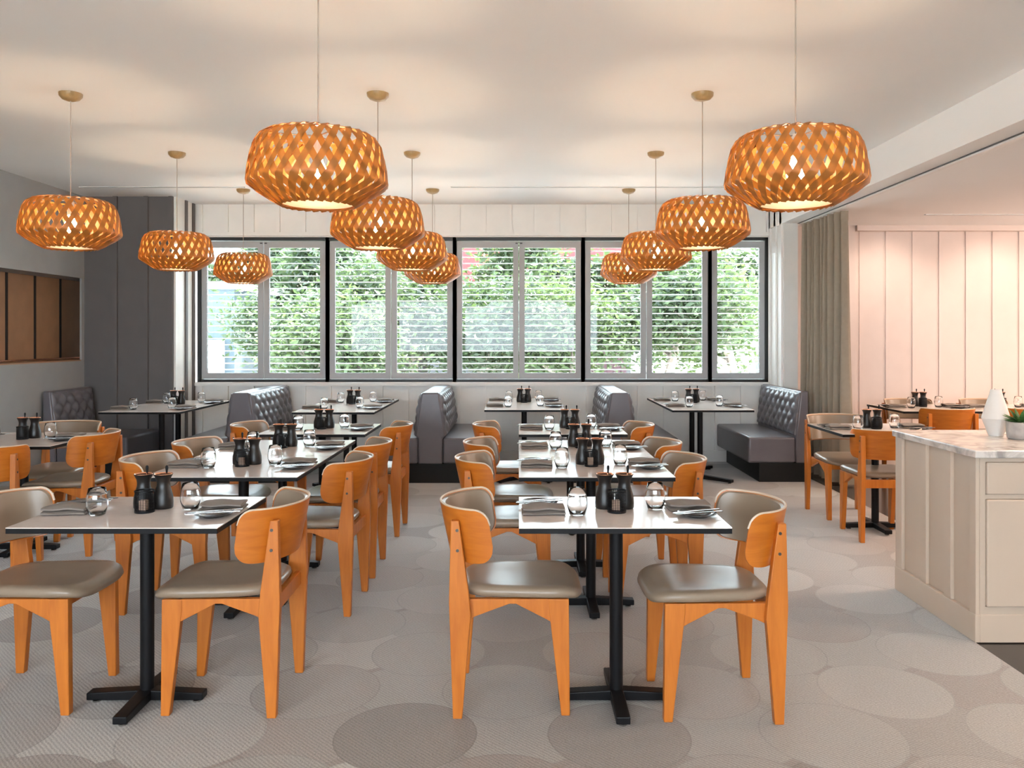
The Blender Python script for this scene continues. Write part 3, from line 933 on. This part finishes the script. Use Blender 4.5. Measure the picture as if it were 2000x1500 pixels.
# far left table
where = 'table near the left wall'
cx, cy = make_table(-3.66, -2.905, 5.08, 5.80, 'pale dining table standing alone near the grey left wall', 'side tables')
setting(cx, cy, -1, where, 'left place', seed=31); setting(cx, cy, 1, where, 'right place', seed=32)
condiments(cx, cy, where, turn=R(3))
place_chair(-2.98, 5.49, 182, 'right of the ' + where, 'chairs at the left wall table')
place_chair(-3.36, 6.00, -88, 'behind the ' + where, 'chairs at the left wall table')
place_chair(-3.18, 4.96, 98, 'before the ' + where, 'chairs at the left wall table')

# booth tables
for (x0, x1, y0, y1, nm) in ((-3.79, -3.06, 7.38, 8.72, 'leftmost booth table'), (-2.04, -1.30, 7.36, 8.90, 'second booth table from left'),
                             (-0.32, 0.43, 7.60, 9.07, 'third booth table from left'), (1.42, 2.18, 7.57, 9.07, 'rightmost booth table')):
    cx, cy = make_table(x0, x1, y0, y1, 'long pale booth table with twin columns, the ' + nm, 'booth tables under the windows', booth=True)
    for dy, fb in ((-0.36, 'front'), (0.36, 'back')):
        setting(cx, cy, -1, nm, fb + ' left place', dy, seed=int(40 + dy * 10 + x0 * 7))
        setting(cx, cy, 1, nm, fb + ' right place', dy, seed=int(60 + dy * 10 + x0 * 7))
    condiments(cx, cy + 0.12, nm)

# tables on the right
where = 'table behind the counter'
cx, cy = make_table(2.255, 3.01, 5.70, 6.40, 'pale dining table half hidden behind the cream counter', 'side tables')
setting(cx, cy, -1, where, 'left place', seed=81); setting(cx, cy, 1, where, 'right place', seed=82)
condiments(cx, cy, where)
place_chair(2.57, 5.84, 90, 'nearest the cream counter', 'chairs at the right tables')
place_chair(2.58, 6.54, -90, 'behind the table by the counter', 'chairs at the right tables')
for (x0, x1, nm, ds) in ((3.50, 4.26, 'left table by the pink wall', 'left'), (4.265, 5.025, 'right table by the pink wall', 'right')):
    cx, cy = make_table(x0, x1, 7.45, 8.24, 'pale dining table by the pink wall, the %s one' % ds, 'tables by the pink wall')
    setting(cx, cy, -1, nm, 'left place', seed=91); setting(cx, cy, 1, nm, 'right place', seed=92)
    condiments(cx + 0.03, cy + 0.1, nm)
    place_chair(cx - 0.03, 7.47, 90, 'before the ' + nm, 'chairs at the right tables')
    place_chair(cx + 0.08, 8.22, -90, 'behind the ' + nm, 'chairs at the right tables')

# ------------------------------------------------------------------ banquettes
BY0, BY1 = 7.92, 9.25
def tufted(parent, xt, zt, xb, zb, y0, y1, s, cols):
    """tufted pad on the slanted face from (xt,zt) to (xb,zb); s = side it faces"""
    nu, nv = cols * 8 + 1, 33
    rows = 5
    ex = Vector((xb - xt, 0, zb - zt)); Ln = ex.length; ex.normalize()
    nrm = Vector((-ex.z, 0, ex.x))
    if nrm.x * s < 0: nrm = -nrm
    top = []; bot = []
    for i in range(nu):
        u = i / (nu - 1); rt = []; rb = []
        for j in range(nv):
            v = j / (nv - 1)
            a = u * cols + v * rows / 2; b_ = u * cols - v * rows / 2
            pil = (abs(math.sin(PI * a)) * abs(math.sin(PI * b_))) ** 0.5
            eu = min(1, min(u, 1 - u) * cols * 1.6); ev = min(1, min(v, 1 - v) * rows * 1.3)
            h = 0.008 + 0.030 * pil * min(eu, ev) ** 0.5 + 0.008 * min(eu, ev)
            p = Vector((xt, y0 + (y1 - y0) * u, zt)) + ex * (Ln * v)
            rt.append(tuple(p + nrm * h)); rb.append(tuple(p - nrm * 0.004))
        top.append(rt); bot.append(rb)
    o = MB().sheet(top, bot).build('tufted_panel', M['vinyl'], parent, 70)
    bt = MB()
    for i in range(0, 2 * cols + 1):
        for j in range(0, rows * 2 + 1):
            u = i / (2 * cols); v = j / rows * 1.0
            if v > 1: continue
            if (i + j) % 2: continue
            if u < 0.02 or u > 0.98 or v < 0.05 or v > 0.95: continue
            p = Vector((xt, y0 + (y1 - y0) * u, zt)) + ex * (Ln * v) + nrm * 0.012
            bt.lathe([(0, -0.008), (0.008, -0.004), (0.009, 0.001), (0.006, 0.006), (0, 0.008)], 8, tuple(p))
    b = bt.build('buttons', M['vinyl'], o); b['kind'] = 'stuff'

def double_banquette(cx, label):
    t = empty('double_banquette', (cx, 0, 0))
    prof = [(-0.082, 0.875), (0.082, 0.875), (0.142, 0.475), (0.142, 0.450), (0.118, 0.436), (0.118, 0.185), (-0.118, 0.185), (-0.118, 0.436), (-0.142, 0.450), (-0.142, 0.475)]
    MB().prism(prof, 'y', BY0, BY1).build('backrest', M['vinyl'], t, 30, bevel=0.016, seg=3)
    for s in (-1, 1):
        MB().box(min(s * 0.1195, s * 0.57), max(s * 0.1195, s * 0.57), BY0 + 0.004, BY1, 0.185, 0.436).build('seat', M['vinyl'], t, 30, bevel=0.022, seg=3)
        tufted(t, s * 0.086, 0.862, s * 0.143, 0.455, BY0 + 0.01, BY1 - 0.01, s, 8)
    MB().box(-0.46, 0.46, BY0 + 0.012, BY1, 0, 0.185).build('plinth', M['plinth'], t, 0)
    tag(t, label, 'banquette', 'tufted banquettes under the windows')

def single_banquette(cx, s, y0, y1, label, depth=0.46):
    """back against cx, seat towards s"""
    t = empty('banquette', (cx, 0, 0))
    prof = [(0, 0.885), (s * 0.075, 0.885), (s * 0.125, 0.45), (s * 0.125, 0.185), (0, 0.185)]
    MB().prism(prof, 'y', y0, y1).build('backrest', M['vinyl'], t, 30, bevel=0.016, seg=3)
    a, b_ = s * 0.127, s * (0.127 + depth)
    MB().box(min(a, b_), max(a, b_), y0 + 0.004, y1, 0.185, 0.436).build('seat', M['vinyl'], t, 30, bevel=0.022, seg=3)
    tufted(t, s * 0.079, 0.872, s * 0.126, 0.455, y0 + 0.01, y1 - 0.01, s, max(4, round((y1 - y0) / 0.165)))
    a, b_ = s * 0.0, s * (0.127 + depth - 0.11)
    MB().box(min(a, b_), max(a, b_), y0 + 0.012, y1, 0, 0.185).build('plinth', M['plinth'], t, 0)
    tag(t, label, 'banquette', 'tufted banquettes under the windows')

double_banquette(-2.69, 'grey tufted double banquette under the leftmost window')
double_banquette(-0.855, 'grey tufted double banquette left of centre under the windows')
double_banquette(0.98, 'grey tufted double banquette right of centre under the windows')
single_banquette(2.825, -1, 7.98, 9.25, 'grey tufted banquette at right beside the curtain')
single_banquette(-4.64, 1, 7.98, 8.75, 'dark grey tufted banquette against the left wall', 0.70)

# ------------------------------------------------------------------ curtain
def curtain():
    top = []; bot = []
    nu, nz = 181, 14
    folds = 9
    for i in range(nu):
        u = i / (nu - 1); rt = []; rb = []
        for j in range(nz):
            v = j / (nz - 1)
            z = 0.015 + (2.615 - 0.015) * v
            wide = 1 + 0.18 * (1 - v)
            y = 8.78 - u * 0.98 * (1 + 0.05 * (1 - v))
            x = 3.075 + 0.04 * u + (0.062 + 0.014 * (1 - v)) * math.sin(u * folds * 2 * PI + 0.6 * math.sin(v * 3 + u * 9)) * wide
            x += 0.012 * math.sin(u * 37 + v * 2)
            if u > 0.93: x += (u - 0.93) * 1.0 * (1 - 0.6 * v)
            rt.append((x, y, z)); rb.append((x + 0.004, y + 0.001, z))
        top.append(rt); bot.append(rb)
    t = empty('curtain', (0, 0, 0))
    MB().sheet(top, bot).build('drape', M['curtain'], t, 60)
    ht = []; hb = []
    for i in range(nu):
        r = top[i]; p = r[-1]
        ht.append([(p[0] - 0.003, p[1], 2.53), (p[0] - 0.003, p[1], 2.618)])
        hb.append([(p[0] + 0.006, p[1], 2.53), (p[0] + 0.006, p[1], 2.618)])
    MB().sheet(ht, hb).build('heading_tape', M['curtain'], t, 60)
    tag(t, 'gathered olive-taupe floor-length curtain under the beam', 'curtain')
curtain()

# ------------------------------------------------------------------ counter
CXL, CY0, CY1, CZT = 2.12, 3.80, 4.61, 0.893
CW = 1.0
t = empty('cabinet', (CXL, CY0, 0))
D = CY1 - CY0
MB().box(0.018, CW, 0.02, D, 0.10, CZT - 0.035).build('body', M['counter'], t, 0)
# left side boarding
for (a, b_) in ((0.735, D), (0.465, 0.528), (0.222, 0.288), (0.0, 0.055)):
    MB().box(0, 0.018, a, b_, 0.13, CZT - 0.035).build('batten', M['counter'], t, 0, bevel=0.002)
MB().box(-0.004, 0.018, -0.004, D, 0, 0.13).build('plinth_side', M['counter'], t, 0, bevel=0.003)
MB().box(0.018, CW, -0.004, 0.02, 0, 0.13).build('plinth_front', M['counter'], t, 0, bevel=0.003)
MB().box(0.0185, 0.045, 0.0, 0.02, 0.13, CZT - 0.035).box(0.045, CW, 0.0, 0.02, 0.13, 0.165).box(0.045, CW, 0.0, 0.02, 0.666, 0.686).box(0.045, CW, 0, 0.02, 0.838, CZT - 0.035) \
    .box(0.525, 0.565, 0, 0.02, 0.165, 0.838).build('face_frame', M['counter'], t, 0)
for k, (a, b_) in enumerate(((0.05, 0.52), (0.57, 0.99))):
    d = MB().box(a - 0.003, b_ + 0.003, -0.012, 0.012, 0.6875, 0.8365).build('drawer', M['counter'], t, 0, bevel=0.006, seg=2)
    c = (a + b_) / 2 - (0.02 if k == 0 else 0)
    pr = [(0.045 * math.cos(q * PI / 10), 0.026 * math.sin(q * PI / 10)) for q in range(11)]
    MB().prism([(c + p[0], 0.752 + p[1]) for p in pr], 'y', -0.034, -0.012,
               [(c + p[0] * 1.1, 0.750 + p[1] * 1.15) for p in pr]).build('cup_handle', M['screw'], d, 40, bevel=0.002)
    d = MB().box(a - 0.003, b_ + 0.003, -0.012, 0.012, 0.1665, 0.6645).build('door', M['counter'], t, 0, bevel=0.006, seg=2)
    kx = b_ - 0.04
    m = MB().lathe([(0, 0), (0.006, 0), (0.006, 0.012), (0.013, 0.018), (0.011, 0.026), (0, 0.028)], 14)
    m.v = [(p[0], -p[2], p[1]) for p in m.v]
    m.build('knob', M['screw'], d, loc=(kx, -0.012, 0.60))
tag(t, 'cream painted serving cabinet with battened side at right', 'cabinet')
o = MB().box(-0.015, CW + 0.02, -0.025, D + 0.012, CZT - 0.035, CZT).build('worktop', M['marble'], None, 0, bevel=0.005, seg=2, loc=(CXL, CY0, 0))
tag(o, 'pale veined marble worktop on the cream cabinet', 'worktop')

# vase
o = MB().lathe([(0, 0), (0.033, 0), (0.036, 0.003), (0.052, 0.048), (0.0685, 0.092), (0.0680, 0.098), (0.050, 0.160), (0.034, 0.213), (0.026, 0.243), (0.0235, 0.245),
                (0.0225, 0.243), (0.030, 0.21), (0.046, 0.158), (0.063, 0.096), (0.048, 0.05), (0.03, 0.01), (0, 0.008)], 40).build('vase', M['vase'], None, 25, loc=(2.534, 4.35, CZT))
tag(o, 'tall white double-cone ceramic vase on the marble worktop', 'vase')
# succulent
t = empty('potted_succulent', (2.578, 4.205, CZT))
MB().lathe([(0, 0), (0.055, 0), (0.063, 0.006), (0.067, 0.040), (0.066, 0.088), (0.061, 0.089), (0.060, 0.072), (0, 0.072)], 36).build('planter', M['concrete'], t, 50)
MB().lathe([(0, 0.070), (0.0605, 0.070), (0.058, 0.079), (0, 0.083)], 28).build('soil', M['soil'], t)
rnd = random.Random(3)
def leaf_me(L_, w_):
    V = []; F = []
    for i in range(7):
        s_ = i / 6
        ww = w_ * (math.sin(PI * min(1, s_ * 0.62 + 0.30)) if s_ < 1 else 0.02)
        z = L_ * s_; bend = 0.18 * L_ * s_ * s_
        V += [(bend, -ww, z), (bend - ww * 0.55, 0, z), (bend, ww, z), (bend + ww * 0.35, 0, z)]
    for i in range(6):
        for k in range(4):
            F.append((i * 4 + k, i * 4 + (k + 1) % 4, i * 4 + 4 + (k + 1) % 4, i * 4 + 4 + k))
    F.append((0, 1, 2, 3)); F.append((24, 25, 26, 27))
    return MB().add(V, F).mesh('leaf', M['succulent'], 60)
lm = [leaf_me(0.085, 0.011), leaf_me(0.075, 0.010), leaf_me(0.06, 0.009)]
for ring, (nr, tilt, me) in enumerate(((11, 68, lm[1]), (10, 46, lm[0]), (7, 22, lm[0]), (3, 8, lm[2]))):
    for k in range(nr):
        a = 2 * PI * (k + 0.37 * ring) / nr + rnd.uniform(-.1, .1)
        o = inst('leaf', me, t, (0.01 * math.cos(a), 0.01 * math.sin(a), 0.080))
        o.rotation_euler = (0, R(tilt + rnd.uniform(-6, 6)), a)
tag(t, 'spiky green succulent in a round concrete pot beside the vase', 'plant')

# ------------------------------------------------------------------ pendant lamps
NS = 28
PROF = [(0.148, 0.0), (0.195, 0.026), (0.243, 0.056), (0.283, 0.086), (0.2855, 0.100), (0.279, 0.150), (0.270, 0.200), (0.258, 0.245), (0.240, 0.275), (0.212, 0.292), (0.175, 0.300)]
def slat_mesh(dr):
    arc = [0]
    for (r0, z0), (r1, z1) in zip(PROF, PROF[1:]):
        arc.append(arc[-1] + math.hypot(r1 - r0, z1 - z0))
    top = []; bot = []
    for i, (r, z) in enumerate(PROF):
        th = dr * arc[i] * 0.53 / 0.275
        hw = 0.5 * (0.66 if i < 3 else 0.60 if i == 3 else 0.51) * 2 * PI / NS
        r0, z0 = PROF[max(i - 1, 0)]; r1, z1 = PROF[min(i + 1, len(PROF) - 1)]
        nx, nz = (z1 - z0), -(r1 - r0); ln = math.hypot(nx, nz); nx /= ln; nz /= ln
        rt = []; rb = []
        for k in range(3):
            u = k - 1
            off = dr * 0.0022 + u * dr * 0.0022
            a = th + u * hw
            for lst, dd in ((rt, off + 0.0008), (rb, off - 0.0008)):
                rr = r + nx * dd
                lst.append((rr * math.cos(a), rr * math.sin(a), z + nz * dd))
        top.append(rt); bot.append(rb)
    return MB().sheet(top, bot).mesh('slat', M['lampslat'], 50)
slA, slB = slat_mesh(1), slat_mesh(-1)
def make_lamp():
    t = empty('pendant_lamp')
    for k in range(NS):
        a = 2 * PI * k / NS
        inst('slat', slA, t, (0, 0, 0), a)
        inst('slat', slB, t, (0, 0, 0), a + PI / NS)
    def ring(r, z, th, nm):
        MB().lathe([(r - th, z - 0.002), (r + th, z - 0.002), (r + th, z + 0.002), (r - th, z + 0.002), (r - th, z - 0.002)], 48).build(nm, M['lampslat'], t)
    ring(0.166, 0.296, 0.006, 'top_ring')
    ring(0.150, 0.008, 0.004, 'bottom_ring')
    sp = MB()
    for k in range(3):
        a = 2 * PI * k / 3
        sp.tube([(0.012 * math.cos(a), 0.012 * math.sin(a), 0.292), (0.166 * math.cos(a), 0.166 * math.sin(a), 0.296)], 0.003, 6)
    sp.build('spider', M['steel'], t)
    MB().lathe([(0, 0.205), (0.020, 0.205), (0.020, 0.285), (0.010, 0.300), (0, 0.300)], 18).build('socket', M['white'], t)
    MB().lathe([(0, 0.095), (0.018, 0.098), (0.033, 0.112), (0.038, 0.132), (0.034, 0.155), (0.021, 0.185), (0.017, 0.205), (0, 0.205)], 20).build('bulb', M['bulb'], t, 60)
    MB().lathe([(0, 0.010), (0.146, 0.010), (0.146, 0.013), (0, 0.013)], 48).build('glow_disc', M['glow_disc'], t)  # translucent disc added so the bottom opening glows white
    top = CZ - 1.962
    MB().tube([(0, 0, 0.30), (0, 0, top - 0.04)], 0.0032, 8).build('cord', M['cord'], t)
    MB().lathe([(0, top - 0.048), (0.020, top - 0.047), (0.050, top - 0.036), (0.066, top - 0.018), (0.068, top), (0, top)], 32).build('canopy', M['canopy'], t, 50)
    return t
lamp0 = make_lamp()
first_l = True
LY = [3.41, 5.06, 6.69, 8.36]
for xs, nm, rng in (((-0.835, -0.87, -0.87, -0.878), 'middle', (0, 1, 2, 3)), ((1.153, 1.135, 1.12, 1.123), 'right', (0, 1, 2, 3)), ((0, -2.767, -2.79, -2.81), 'left', (1, 2, 3))):
    for k in rng:
        o = lamp0 if first_l else copy_tree(lamp0)
        first_l = False
        o.location = (xs[k], LY[k], 1.962)
        o.rotation_euler = (0, 0, k * 0.37 + xs[k])
        pos = {0: 'nearest', 1: 'second nearest', 2: 'second farthest', 3: 'farthest'}[k]
        if nm == 'left': pos = {1: 'nearest', 2: 'middle', 3: 'farthest'}[k]
        tag(o, 'lit orange plywood lattice pendant lamp, %s of the %s line' % (pos, nm), 'pendant lamp', 'plywood lattice pendant lamps')
